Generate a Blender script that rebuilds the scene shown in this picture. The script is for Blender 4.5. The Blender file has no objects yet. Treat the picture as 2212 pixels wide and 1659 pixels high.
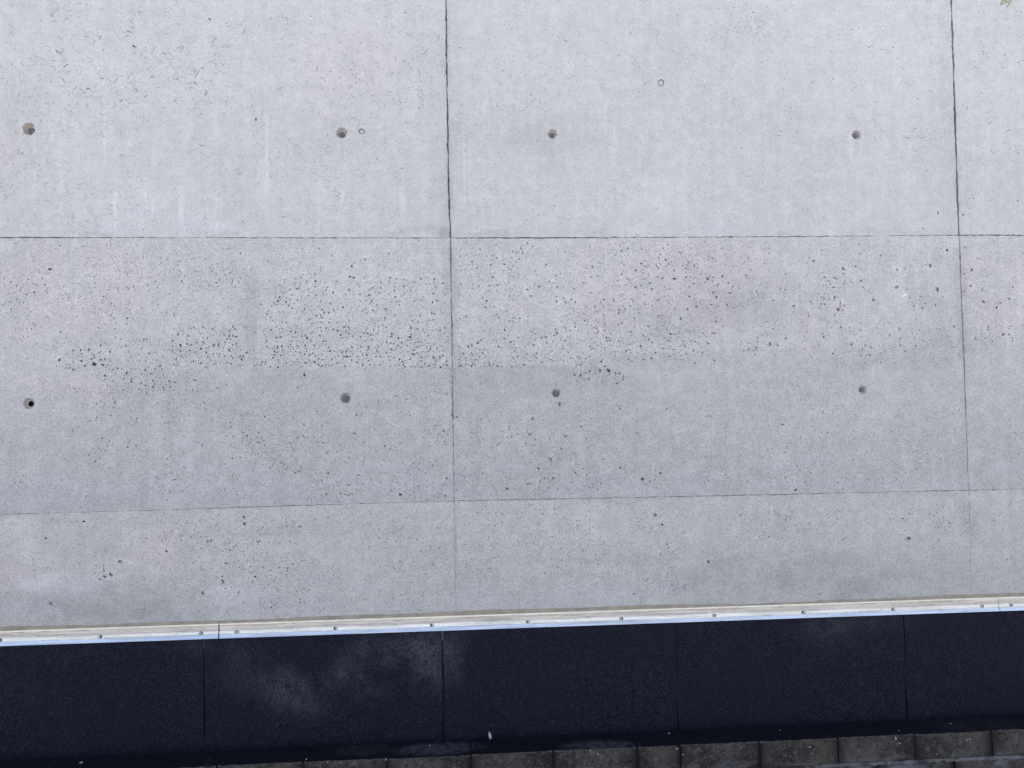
import bpy, math, random
from mathutils import Vector, Euler
from mathutils.geometry import delaunay_2d_cdt
import numpy as np

random.seed(7)
scene = bpy.context.scene
COL = scene.collection

# ------------------------------------------------------------------ camera
CAM_ROT = (1.5987901634, 0.0167923003, -0.0626380353)
CAM_LOC = Vector((0.0374984, -2.6072167, -0.5762834))
FOC = 1662.0            # focal length in units of a 2212 px wide picture
cam_d = bpy.data.cameras.new("camera")
cam_d.sensor_width = 36.0
cam_d.lens = 36.0 * FOC / 2212.0
cam_d.clip_start = 0.05
cam_d.clip_end = 500.0
cam = bpy.data.objects.new("camera", cam_d)
cam.location = CAM_LOC
cam.rotation_euler = CAM_ROT
COL.objects.link(cam)
scene.camera = cam

# ------------------------------------------------------------------ light
SUN_EL = 52.0
SUN_AZ = 20.0           # sun stands behind the wall, a little to the right
world = bpy.data.worlds.new("World")
scene.world = world
world.use_nodes = True
wn = world.node_tree
bg = wn.nodes["Background"]
sky = wn.nodes.new("ShaderNodeTexSky")
sky.sky_type = 'NISHITA'
sky.sun_disc = False
sky.sun_elevation = math.radians(SUN_EL)
sky.sun_rotation = math.radians(SUN_AZ)
sky.dust_density = 8.0
sky.ozone_density = 0.2
sky.air_density = 1.0
wn.links.new(sky.outputs[0], bg.inputs[0])
bg.inputs[1].default_value = 0.15
sun_d = bpy.data.lights.new("sun", 'SUN')
sun_d.energy = 4.8
sun_d.angle = math.radians(0.5)
sun_d.color = (1.0, 0.95, 0.87)
sun = bpy.data.objects.new("sun", sun_d)
el, az = math.radians(SUN_EL), math.radians(SUN_AZ)
to_sun = Vector((math.sin(az) * math.cos(el), math.cos(az) * math.cos(el), math.sin(el)))
sun.rotation_euler = to_sun.to_track_quat('Z', 'Y').to_euler()
sun.location = (2, 6, 8)
COL.objects.link(sun)

vs = scene.view_settings
scene.display_settings.display_device = 'sRGB'
vs.view_transform = 'Standard'
vs.look = 'None'
vs.exposure = 1.74
vs.gamma = 1.0
vs.use_curve_mapping = False
scene.cycles.max_bounces = 6
scene.cycles.diffuse_bounces = 4

# ------------------------------------------------------------------ helpers
RM = Euler(CAM_ROT, 'XYZ').to_matrix()


def at(u, v, y=0.0):
    """Point of the plane y = const seen at picture position u, v (2212 wide)."""
    d = RM @ Vector(((u - 1106.0) / FOC, -(v - 829.5) / FOC, -1.0))
    t = (y - CAM_LOC.y) / d.y
    return CAM_LOC + d * t


def link(name, verts, faces, mats, parent=None, mat_idx=None, smooth=False):
    me = bpy.data.meshes.new(name)
    me.from_pydata([tuple(v) for v in verts], [], faces)
    for m in (mats if isinstance(mats, (list, tuple)) else [mats]):
        me.materials.append(m)
    if mat_idx is not None:
        me.polygons.foreach_set("material_index", mat_idx)
    if smooth:
        me.polygons.foreach_set("use_smooth", [True] * len(me.polygons))
    me.update()
    o = bpy.data.objects.new(name, me)
    COL.objects.link(o)
    if parent is not None:
        o.parent = parent
    return o


def tag(o, label=None, cat=None, group=None, kind=None):
    if label:
        o["label"] = label
    if cat:
        o["category"] = cat
    if group:
        o["group"] = group
    if kind or cat:
        o["kind"] = kind or "thing"
    return o


def empty(name, loc):
    o = bpy.data.objects.new(name, None)
    o.location = loc
    o.empty_display_size = 0.1
    COL.objects.link(o)
    return o


def interp(tab, t):
    xs = [a for a, _ in tab]
    ys = [b for _, b in tab]
    return float(np.interp(t, xs, ys))


class NM:
    """small node-material builder"""

    def __init__(self, name, rough=0.9, spec=0.3, metallic=0.0):
        self.m = bpy.data.materials.new(name)
        self.m.use_nodes = True
        self.t = self.m.node_tree
        self.b = self.t.nodes["Principled BSDF"]
        self.b.inputs["Roughness"].default_value = rough
        self.b.inputs["Specular IOR Level"].default_value = spec
        self.b.inputs["Metallic"].default_value = metallic
        self.pos = self.n("ShaderNodeNewGeometry").outputs["Position"]

    def n(self, typ, **kw):
        nd = self.t.nodes.new(typ)
        for k, v in kw.items():
            setattr(nd, k, v)
        return nd

    def put(self, sock, v):
        if isinstance(v, bpy.types.NodeSocket):
            self.t.links.new(v, sock)
        elif v is not None:
            sock.default_value = v

    def math(self, op, a, b=None, c=None, clamp=False):
        nd = self.n("ShaderNodeMath", operation=op, use_clamp=clamp)
        self.put(nd.inputs[0], a)
        if b is not None:
            self.put(nd.inputs[1], b)
        if c is not None:
            self.put(nd.inputs[2], c)
        return nd.outputs[0]

    def vmath(self, op, a, b=None, out=0):
        nd = self.n("ShaderNodeVectorMath", operation=op)
        self.put(nd.inputs[0], a)
        if b is not None:
            self.put(nd.inputs[1], b)
        return nd.outputs[out]

    def noise(self, scale, detail=3.0, rough=0.55, stretch=None, vec=None, offset=None, out="Fac"):
        v = vec or self.pos
        if stretch:
            v = self.vmath('MULTIPLY', v, stretch)
        if offset:
            v = self.vmath('ADD', v, offset)
        nd = self.n("ShaderNodeTexNoise")
        self.put(nd.inputs["Vector"], v)
        nd.inputs["Scale"].default_value = scale
        nd.inputs["Detail"].default_value = detail
        nd.inputs["Roughness"].default_value = rough
        return nd.outputs[out]

    def voronoi(self, scale, feature='F1', vec=None, out="Distance", stretch=None):
        v = vec or self.pos
        if stretch:
            v = self.vmath('MULTIPLY', v, stretch)
        nd = self.n("ShaderNodeTexVoronoi", feature=feature)
        self.put(nd.inputs["Vector"], v)
        nd.inputs["Scale"].default_value = scale
        return nd.outputs[out]

    def ramp(self, v, a, b, lo=0.0, hi=1.0):
        nd = self.n("ShaderNodeMapRange", interpolation_type='SMOOTHSTEP')
        self.put(nd.inputs[0], v)
        nd.inputs[1].default_value = a
        nd.inputs[2].default_value = b
        nd.inputs[3].default_value = lo
        nd.inputs[4].default_value = hi
        return nd.outputs[0]

    def mix(self, f, a, b, mode='MIX'):
        nd = self.n("ShaderNodeMix", data_type='RGBA', blend_type=mode)
        self.put(nd.inputs[0], f)
        self.put(nd.inputs[6], a if isinstance(a, bpy.types.NodeSocket) else (*a, 1.0))
        self.put(nd.inputs[7], b if isinstance(b, bpy.types.NodeSocket) else (*b, 1.0))
        return nd.outputs[2]

    def xyz(self):
        nd = self.n("ShaderNodeSeparateXYZ")
        self.put(nd.inputs[0], self.pos)
        return nd.outputs

    def blob(self, cx, cz, rx, rz, vec, soft=0.6):
        """1 inside an ellipse of the wall plane, 0 outside, soft noisy edge"""
        v = self.vmath('SUBTRACT', vec, (cx, 0, cz))
        v = self.vmath('MULTIPLY', v, (1.0 / rx, 0, 1.0 / rz))
        d = self.vmath('LENGTH', v, out=1)
        return self.ramp(d, 1.0 - soft, 1.0 + soft * 0.5, 1.0, 0.0)

    def warped(self, amount, scale):
        n = self.noise(scale, 3.0, out="Color")
        n = self.vmath('SUBTRACT', n, (0.5, 0.5, 0.5))
        n = self.vmath('MULTIPLY', n, (amount, amount, amount))
        return self.vmath('ADD', self.pos, n)

    def bump(self, h, strength=0.3, dist=0.002):
        nd = self.n("ShaderNodeBump")
        nd.inputs["Strength"].default_value = strength
        nd.inputs["Distance"].default_value = dist
        self.put(nd.inputs["Height"], h)
        self.t.links.new(nd.outputs[0], self.b.inputs["Normal"])

    def color(self, c):
        self.put(self.b.inputs["Base Color"], c if isinstance(c, bpy.types.NodeSocket) else (*c, 1.0))
        return self.m


def px_blob(u, v, ru, rv):
    p = at(u, v)
    q = at(u + ru, v + rv)
    return p.x, p.z, abs(q.x - p.x), abs(q.z - p.z)


# ------------------------------------------------------------------ concrete materials
# soft patches of the concrete: picture centre, radii, strength (- darker, + lighter)
PATCH = {
    'upper': [
        (970, 260, 60, 300, -.05), (966, 120, 9, 130, -.08, .7), (970, 380, 10, 130, -.09, .7), (2060, 150, 9, 150, -.06, .7), (2068, 400, 10, 110, -.08, .7), (1193, 330, 7, 40, -.06, .7), (738, 325, 8, 40, -.05, .7), (62, 320, 9, 40, -.05, .7), (1850, 325, 6, 30, -.05, .7), (1010, 320, 35, 220, +.03), (1060, 290, 140, 60, -.05),
        (300, 120, 300, 130, +.02), (1193, 300, 90, 80, -.06), (62, 255, 60, 80, -.05),
        (1700, 330, 260, 120, -.025), (1850, 140, 240, 120, +.025), (2150, 420, 120, 90, -.03),
        (1330, 440, 300, 60, +.02), (740, 285, 90, 60, -.04), (1450, 180, 120, 150, -.02),
        (2040, 350, 60, 200, -.04), (240, 506, 70, 7, -.10), (880, 506, 90, 8, -.09), (1050, 508, 70, 9, -.12), (1290, 508, 60, 7, -.07), (1680, 505, 90, 6, -.07), (1960, 503, 120, 7, -.08), (480, 507, 60, 5, -.06), (960, 505, 16, 16, -.14, .3), (2050, 200, 30, 200, -.04), (955, 420, 26, 110, -.04), (300, 440, 260, 70, +.03), (700, 420, 160, 80, +.03),
    ],
    'middle': [
        (545, 680, 22, 110, -.13), (1530, 690, 220, 40, -.09), (1600, 640, 120, 40, -.08),
        (300, 640, 270, 120, +.03), (760, 600, 160, 90, +.04), (1250, 620, 230, 100, +.035),
        (2030, 690, 60, 160, -.05), (2080, 740, 120, 40, -.05), (973, 620, 20, 110, -.12, .5), (977, 760, 16, 90, -.10, .5), (979, 960, 14, 130, -.05, .5), (2078, 640, 22, 130, -.11, .5), (2085, 900, 14, 150, -.04, .5), (962, 530, 18, 20, -.12, .4), (1035, 525, 40, 12, -.06, .4),
        (1790, 720, 180, 60, +.02), (1955, 637, 6, 2.6, +.5, .4), (1949, 640, 4, 2.0, +.4, .4), (1180, 1068, 5, 2, +.2, .4), (1960, 780, 110, 30, -.05),
        (560, 860, 360, 60, -.045), (1100, 830, 250, 60, -.05), (1180, 815, 200, 24, -.04, .2), (1850, 775, 60, 20, -.06, .2), (1700, 900, 300, 60, +.02),
        (80, 860, 120, 120, +.05), (120, 960, 150, 60, -.04), (420, 1000, 260, 60, +.02),
        (1850, 820, 220, 60, -.02), (780, 960, 260, 60, -.02), (1300, 960, 260, 80, -.015),
        (1680, 1020, 40, 60, +.05), (2010, 960, 90, 80, -.03), (2150, 920, 90, 130, -.02),
    ],
    'lower': [
        (60, 1335, 330, 52, -.055, .15), (255, 1300, 120, 38, -.07, .15), (400, 1318, 110, 40, -.06, .2), (150, 1310, 80, 30, -.05, .2), (80, 1225, 80, 40, +.09), (40, 1160, 60, 35, +.10), (330, 1195, 60, 45, +.10), (130, 1260, 90, 24, +.08, .3), (240, 1225, 60, 24, +.06, .3), (480, 1290, 60, 20, +.09, .3), (560, 1220, 80, 40, +.03), (640, 1215, 260, 50, +.02),
        (1700, 1255, 240, 58, -.06, .15), (1900, 1240, 230, 60, -.06, .18), (1990, 1275, 200, 40, -.04, .2), (1560, 1215, 70, 45, -.05), (1690, 1260, 30, 40, -.05),
        (1260, 1160, 300, 60, +.02), (1330, 1080, 160, 6, -.10), (2000, 1064, 130, 5, -.10), (1750, 1068, 120, 5, -.08), (90, 1112, 110, 6, -.10), (480, 1101, 160, 5, -.07), (984, 1150, 6, 90, -.10, .5), (2090, 1120, 26, 40, -.10, .5), (1360, 1212, 110, 8, -.09, .4), (1230, 1213, 90, 7, -.05, .4), (150, 1345, 300, 18, -.04), (1270, 1130, 40, 25, +.05),
        (760, 1130, 160, 40, -.03), (2160, 1190, 90, 110, +.01),
    ],
}
PINK = {
    'upper': [(740, 160, 130, 130, .5), (30, 330, 70, 90, .5)],
    'middle': [(160, 640, 260, 150, .9), (120, 850, 170, 60, .8), (1420, 620, 320, 150, .9),
               (1830, 720, 180, 90, .6), (2150, 640, 90, 120, .8), (1150, 640, 160, 80, .5)],
    'lower': [(60, 1250, 120, 60, 1.0), (330, 1190, 90, 60, .9), (1700, 1130, 260, 40, .3)],
}


def concrete(kind, base, pit=False):
    M = NM("concrete_" + kind + ("_pit" if pit else ""), rough=0.88, spec=0.25)
    w = M.warped(0.16, 4.0)
    w = M.vmath('ADD', w, M.vmath('MULTIPLY', M.vmath('SUBTRACT', M.noise(26, 3, out="Color"), (.5, .5, .5)), (.05, .05, .05)))
    w2 = M.warped(.05, 14.0)
    x, y, z = M.xyz()[:3]
    tone = M.math('MULTIPLY_ADD', M.noise(2.2, 4, .6), .16, .92)
    tone = M.math('MULTIPLY', tone, M.math('MULTIPLY_ADD', M.noise(14, 5, .65), .14, .93))
    g1 = .30 if kind == 'upper' else .46
    tone = M.math('MULTIPLY', tone, M.math('MULTIPLY_ADD', M.noise(110, 4, .7), g1, 1 - g1 / 2))
    g2 = .34 if kind == 'upper' else .62
    tone = M.math('MULTIPLY', tone, M.math('MULTIPLY_ADD', M.noise(260, 2, .6, stretch=(.8, 1, 1.3)), g2, 1 - g2 / 2))
    tone = M.math('MULTIPLY', tone, M.math('MULTIPLY_ADD', M.noise(42, 3, .6, stretch=(.7, 1, 1.2)), .12, .94))
    tone = M.math('MULTIPLY', tone, M.math('MULTIPLY_ADD', M.noise(9, 4, .6, stretch=(.35, 1, 3.0)), .10, .95))
    # blotchy laitance: crisp-edged paler and darker flecks
    fl = M.ramp(M.noise(20, 7, .72), .47, .57)
    tone = M.math('MULTIPLY_ADD', fl, .095 if kind != 'upper' else .06, tone)
    fl2 = M.math('MULTIPLY', M.ramp(M.noise(26, 7, .75, offset=(4, 7, 1), stretch=(.7, 1, 1.3)), .57, .63), M.ramp(M.noise(3.1, 3, .6, offset=(9, 2, 2)), .42, .60))
    tone = M.math('MULTIPLY_ADD', fl2, .14 if kind != 'upper' else .08, tone)
    # faint vertical run marks
    vr = M.math('SUBTRACT', M.noise(1, 6, .65, stretch=(38, 1, 2.2), offset=(2, 2, 8)), .5)
    tone = M.math('MULTIPLY_ADD', vr, .20 if kind == 'upper' else .18, tone)
    for u, v, ru, rv, a, *sf in PATCH[kind]:
        bl = M.blob(*px_blob(u, v, ru, rv), w2 if sf else w, soft=sf[0] if sf else .6)
        tone = M.math('ADD', tone, M.math('MULTIPLY', bl, a))
    # vertical lime runs and rain streaks
    st = M.noise(1.0, 5, .6, stretch=(26, 1, 1.6))
    zone = M.noise(1.7, 2, .5, stretch=(1, 1, .6), offset=(3, 0, 1))
    if kind == 'upper':
        mask = M.math('MULTIPLY', M.ramp(st, .56, .70), M.ramp(zone, .42, .62))
        low = M.ramp(z, .62, .1)
        side = M.ramp(x, .9, -.5, .35, 1.0)
        mask = M.math('MULTIPLY', M.math('MULTIPLY', mask, low), side)
        mask = M.math('MULTIPLY', mask, M.ramp(M.noise(60, 3, .6), .35, .6))
        mask = M.math('MULTIPLY', mask, M.ramp(M.noise(1, 4, .65, stretch=(95, 1, 12)), .38, .62))
        tone = M.math('MULTIPLY_ADD', mask, .20, tone)
        for u, v, ru, rv, a in [(1808, 215, 5, 110, .07), (1838, 320, 4, 45, .06), (577, 330, 6, 90, .08), (1003, 380, 5, 110, .07),
                                (392, 455, 9, 60, .09), (225, 290, 5, 90, .07), (250, 440, 7, 70, .08), (320, 430, 26, 50, .06),
                                (470, 450, 9, 60, .07), (130, 400, 8, 110, .06), (1325, 320, 8, 50, .05), (870, 440, 9, 50, .06),
                                (475, 490, 40, 14, .06), (1200, 20, 14, 20, .08), (2135, 300, 5, 40, .05)]:
            bl = M.blob(*px_blob(u, v, ru, rv), M.warped(.012, 18.0), soft=.8)
            bl = M.math('MULTIPLY', bl, M.ramp(M.noise(1, 4, .65, stretch=(110, 1, 16)), .34, .6))
            tone = M.math('MULTIPLY_ADD', bl, a * 2.2, tone)
    else:
        mask = M.math('MULTIPLY', M.ramp(st, .54, .72), M.ramp(zone, .40, .65))
        amt = M.ramp(z, -.55, -.05, .02, .13) if kind == 'middle' else .03
        tone = M.math('ADD', tone, M.math('MULTIPLY', mask, amt))
        st2 = M.noise(1.0, 4, .6, stretch=(19, 1, 1.1), offset=(7, 2, 5))
        tone = M.math('SUBTRACT', tone, M.math('MULTIPLY', M.ramp(st2, .56, .75), .05))
    if kind == 'middle':
        # lift line of the pour: pale open-pored concrete above, dense grey below
        lift = M.math('MULTIPLY_ADD', M.noise(3.0, 4, .6, stretch=(1, 0, 0)), .05, -.462)
        lift = M.math('ADD', lift, M.ramp(x, .3, .95, 0.0, .045))
        dz = M.math('SUBTRACT', z, lift)
        dz = M.math('ADD', dz, M.math('MULTIPLY', M.math('SUBTRACT', M.noise(30, 3), .5), .012))
        hard = M.ramp(dz, -.006, .006, -.075, 0.0)
        softl = M.ramp(dz, -.12, .14, -.055, 0.0)
        f = M.math('MULTIPLY', M.ramp(x, -1.30, -.85), M.ramp(x, 1.3, .7))
        tone = M.math('ADD', tone, M.mix_float(f, softl, hard))
        tone = M.math('ADD', tone, M.ramp(z, -.9, -.45, -.03, 0.0))
    tone = M.math('MAXIMUM', tone, .3)
    col = M.mix(M.noise(1.3, 3, .5, offset=(5, 1, 2)), base, tuple(c * k for c, k in zip(base, (1.0, 1.012, 1.0))))
    pk = None
    for u, v, ru, rv, a in PINK[kind]:
        bl = M.math('MULTIPLY', M.blob(*px_blob(u, v, ru, rv), w), a)
        pk = bl if pk is None else M.math('MAXIMUM', pk, bl)
    pk = M.math('MULTIPLY', pk, M.ramp(M.noise(7, 4, .6), .3, .6))
    col = M.mix(pk, col, tuple(c * k for c, k in zip(base, (1.035, .985, 1.005))))
    grey = M.n("ShaderNodeCombineXYZ")
    for i in range(3):
        M.put(grey.inputs[i], tone)
    col = M.mix(1.0, col, grey.outputs[0], 'MULTIPLY')
    # fine sand, tiny pores, pale specks
    sand = M.voronoi(420, out="Color")
    sep = M.n("ShaderNodeSeparateColor")
    M.put(sep.inputs[0], sand)
    dens = M.ramp(M.noise(5, 3, .6, offset=(1, 1, 9)), .35, .65, *((.91, .83) if kind != 'upper' else (.98, .94)))
    pore = M.math('GREATER_THAN', sep.outputs[0], dens)
    col = M.mix(M.math('MULTIPLY', pore, .52), col, (.16, .165, .17))
    speck = M.math('GREATER_THAN', M.math('ADD', M.voronoi(170, out="Distance"), 0.0), .0)
    sep2 = M.n("ShaderNodeSeparateColor")
    M.put(sep2.inputs[0], M.voronoi(160, out="Color"))
    sp = M.math('MULTIPLY', M.math('GREATER_THAN', sep2.outputs[1], .996), M.math('LESS_THAN', M.voronoi(160), .30))
    col = M.mix(M.math('MULTIPLY', sp, .7), col, (.72, .74, .76))
    # hairline crazing
    wv = M.warped(.03, 30.0)
    ed = M.voronoi(42, 'DISTANCE_TO_EDGE', vec=wv, stretch=(.8, 1, 1.35))
    craze = M.ramp(ed, .012, .05, 1.0, 0.0)
    cz = M.ramp(M.noise(6, 4, .65, offset=(2, 4, 4)), .40, .60)
    cz = M.math('MULTIPLY', cz, M.ramp(M.noise(38, 2, .5, offset=(8, 4, 4)), .46, .60))
    amt = {'upper': .42, 'middle': .12, 'lower': .06}[kind]
    craze = M.math('MULTIPLY', M.math('MULTIPLY', craze, cz), amt)
    if kind == 'upper':
        craze = M.math('MULTIPLY', craze, M.ramp(x, 1.6, -1.2, .35, 1.2))
    col = M.mix(craze, col, (.17, .17, .19))
    if pit:  # darker pits: the shade inside the hollows is put into the colour
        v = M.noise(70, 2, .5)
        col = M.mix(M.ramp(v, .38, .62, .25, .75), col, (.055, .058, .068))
    h = M.math('ADD', M.noise(180, 5, .7), M.math('MULTIPLY', M.noise(30, 4, .6), 1.5))
    h = M.math('SUBTRACT', h, M.math('MULTIPLY', craze, 1.2))
    M.bump(h, .35, .0012)
    return M.color(col)


def _mf(self, f, a, b):
    nd = self.n("ShaderNodeMix", data_type='FLOAT')
    self.put(nd.inputs[0], f)
    self.put(nd.inputs[2], a)
    self.put(nd.inputs[3], b)
    return nd.outputs[0]


NM.mix_float = _mf

BASE = {'upper': (.462, .468, .484), 'middle': (.444, .448, .453), 'lower': (.455, .447, .440)}
MAT = {k: (concrete(k, BASE[k]), concrete(k, BASE[k], True)) for k in BASE}


def simple(name, col, var=.2, scale=40, rough=.8, spec=.3, metallic=0.0, bump=.3):
    M = NM(name, rough, spec, metallic)
    n = M.noise(scale, 5, .65)
    lo = tuple(c * (1 - var) for c in col)
    hi = tuple(c * (1 + var) for c in col)
    if bump:
        M.bump(M.noise(scale * 3, 4, .6), bump, .001)
    return M.color(M.mix(M.ramp(n, .3, .7), lo, hi))


M_JOINT = simple("joint_grime", (.125, .125, .13), .6, 60)
M_JOINT_MID = simple("joint_smear", (.23, .23, .235), .5, 60)
M_JOINT_PALE = simple("joint_cement", (.33, .325, .32), .35, 50)
M_CORE = simple("concrete_core", (.34, .34, .35), .1, 20)
M_PLUG = simple("plug_grey", (.115, .117, .13), .2, 90, rough=.7)
M_HOLE = simple("hole_dark", (.02, .018, .016), .2, 60)
M_PATCHMORTAR = simple("patch_mortar", (.43, .435, .44), .12, 120)


def cup_material():
    M = NM("tie_hole_cement", .85, .25)
    geo = M.n("ShaderNodeNewGeometry")
    s = M.n("ShaderNodeSeparateXYZ")
    M.put(s.inputs[0], geo.outputs["Normal"])
    tan_tint = M.math('MULTIPLY', M.noise(60, 4, .65), 1.0)
    c = M.mix(M.ramp(tan_tint, .42, .68), (.37, .373, .388), (.39, .345, .265))  # tan staining, with warm bounce from the ground also put into the colour
    M.bump(M.noise(250, 4, .6), .4, .001)
    return M.color(c)


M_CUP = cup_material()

# ------------------------------------------------------------------ joints of the wall
V_TAB = {
    0: [(963, 0), (966, 200), (969, 400), (973, 514), (975, 640), (978, 860), (981, 1082), (983, 1200), (985, 1320)],
    1: [(2055, 0), (2063, 250), (2069, 450), (2072, 508), (2077, 650), (2083, 800), (2090, 1000), (2092, 1059), (2095, 1150), (2097, 1290)],
}
H_TAB = {
    0: [(0, 513), (500, 513.5), (973, 514), (1300, 513.5), (1700, 511), (2072, 508), (2212, 508)],
    1: [(0, 1111), (300, 1103), (640, 1092), (981, 1082), (1500, 1072), (2092, 1059), (2212, 1056)],
}
V_OF_Z, H_OF_X = {}, {}
for k, tab in V_TAB.items():
    V_OF_Z[k] = sorted((at(u, v).z, at(u, v).x) for u, v in tab)
for k, tab in H_TAB.items():
    H_OF_X[k] = sorted((at(u, v).x, at(u, v).z) for u, v in tab)
ZB = -1.36              # concrete runs down behind the bar
X_LIST = [-5.4, -3.6, -1.8, 'v0', 'v1', 3.6, 5.4]
Z_LIST = [ZB, 'h1', 'h0', 0.9, 1.8, 2.7]


def vx(i, z):
    k = X_LIST[i]
    return k if not isinstance(k, str) else interp(V_OF_Z[int(k[1])], z)


def hz(j, x):
    k = Z_LIST[j]
    return k if not isinstance(k, str) else interp(H_OF_X[int(k[1])], x)


def v_gap(i, z):        # half width of a vertical joint
    if z > 0.0:
        return (.0031 if i == 4 else .0025) * (1 + .45 * math.sin(z * 17 + i) * math.sin(z * 41))
    return .0019 * (1 + .5 * math.sin(z * 23 + i)) if z > -.62 else .0007


def h_gap(j, x):
    if j == 2:
        return .0013 + .0009 * math.sin(x * 5.3) * math.sin(x * 2.1 + 1)
    if j == 1:
        return (.0010 if -.02 < x < 1.85 else .0007) + .0004 * math.sin(x * 7.7)
    return .002


def cross(i, j):
    x = vx(i, 0.0)
    for _ in range(4):
        z = hz(j, x)
        x = vx(i, z)
    return x, z


# ------------------------------------------------------------------ pits and holes
GRID = {}


def free(x, z, r):
    cx, cz = int(x // .03), int(z // .03)
    for a in (-1, 0, 1):
        for b in (-1, 0, 1):
            for (px, pz, pr) in GRID.get((cx + a, cz + b), ()):
                if (px - x) ** 2 + (pz - z) ** 2 < (pr + r + .0006) ** 2:
                    return False
    return True


def occupy(x, z, r):
    GRID.setdefault((int(x // .03), int(z // .03)), []).append((x, z, r))


PITS = []               # x, z, r, aspect, angle, depth


def add_pit(x, z, r, aspect=1.0, ang=0.0, depth=None):
    R = r * max(1.0, aspect)
    if not free(x, z, R):
        return False
    occupy(x, z, R)
    PITS.append((x, z, r, aspect, ang, depth if depth else r * random.uniform(.9, 1.8)))
    return True


# tie holes: picture centre, radius, plug radius, floor depth, plug shift
TIES = [
    (62, 278, 13.0, 7.0, 14, (1, 2), 'plug'), (738, 287, 11.5, 6.4, 12, (0, 2), 'plug'),
    (1193, 289, 10.5, 5.6, 9, (0, 2), 'plug'), (1850, 291, 10.0, 5.6, 8, (-1, 1), 'plug'),
    (62, 871, 11.5, 5.6, 12, (1, 1), 'open'), (746, 860, 11.0, 6.6, 12, (0, 1), 'plug'),
    (1201, 849, 9.5, 6.0, 8, (0, 1), 'plug'), (1864, 842, 9.5, 5.4, 6, (-2, 0), 'plug'),
]
PATCHES = [(781.5, 284, 6.2), (1428, 178.5, 7.0)]
PXM = .001605           # metres per picture unit on the wall plane
CIRCLES = []
for (u, v, r, rp, dep, sh, kind) in TIES:
    p = at(u, v)
    CIRCLES.append(('tie', p.x, p.z, r * PXM, (rp * PXM, dep / 1000, (sh[0] * PXM, -sh[1] * PXM), kind)))
    occupy(p.x, p.z, r * PXM + .003)
    occupy(p.x, p.z, .03 if False else r * PXM + .003)
for (u, v, r) in PATCHES:
    p = at(u, v)
    CIRCLES.append(('patch', p.x, p.z, r * PXM, None))
    occupy(p.x, p.z, r * PXM + .003)

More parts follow.
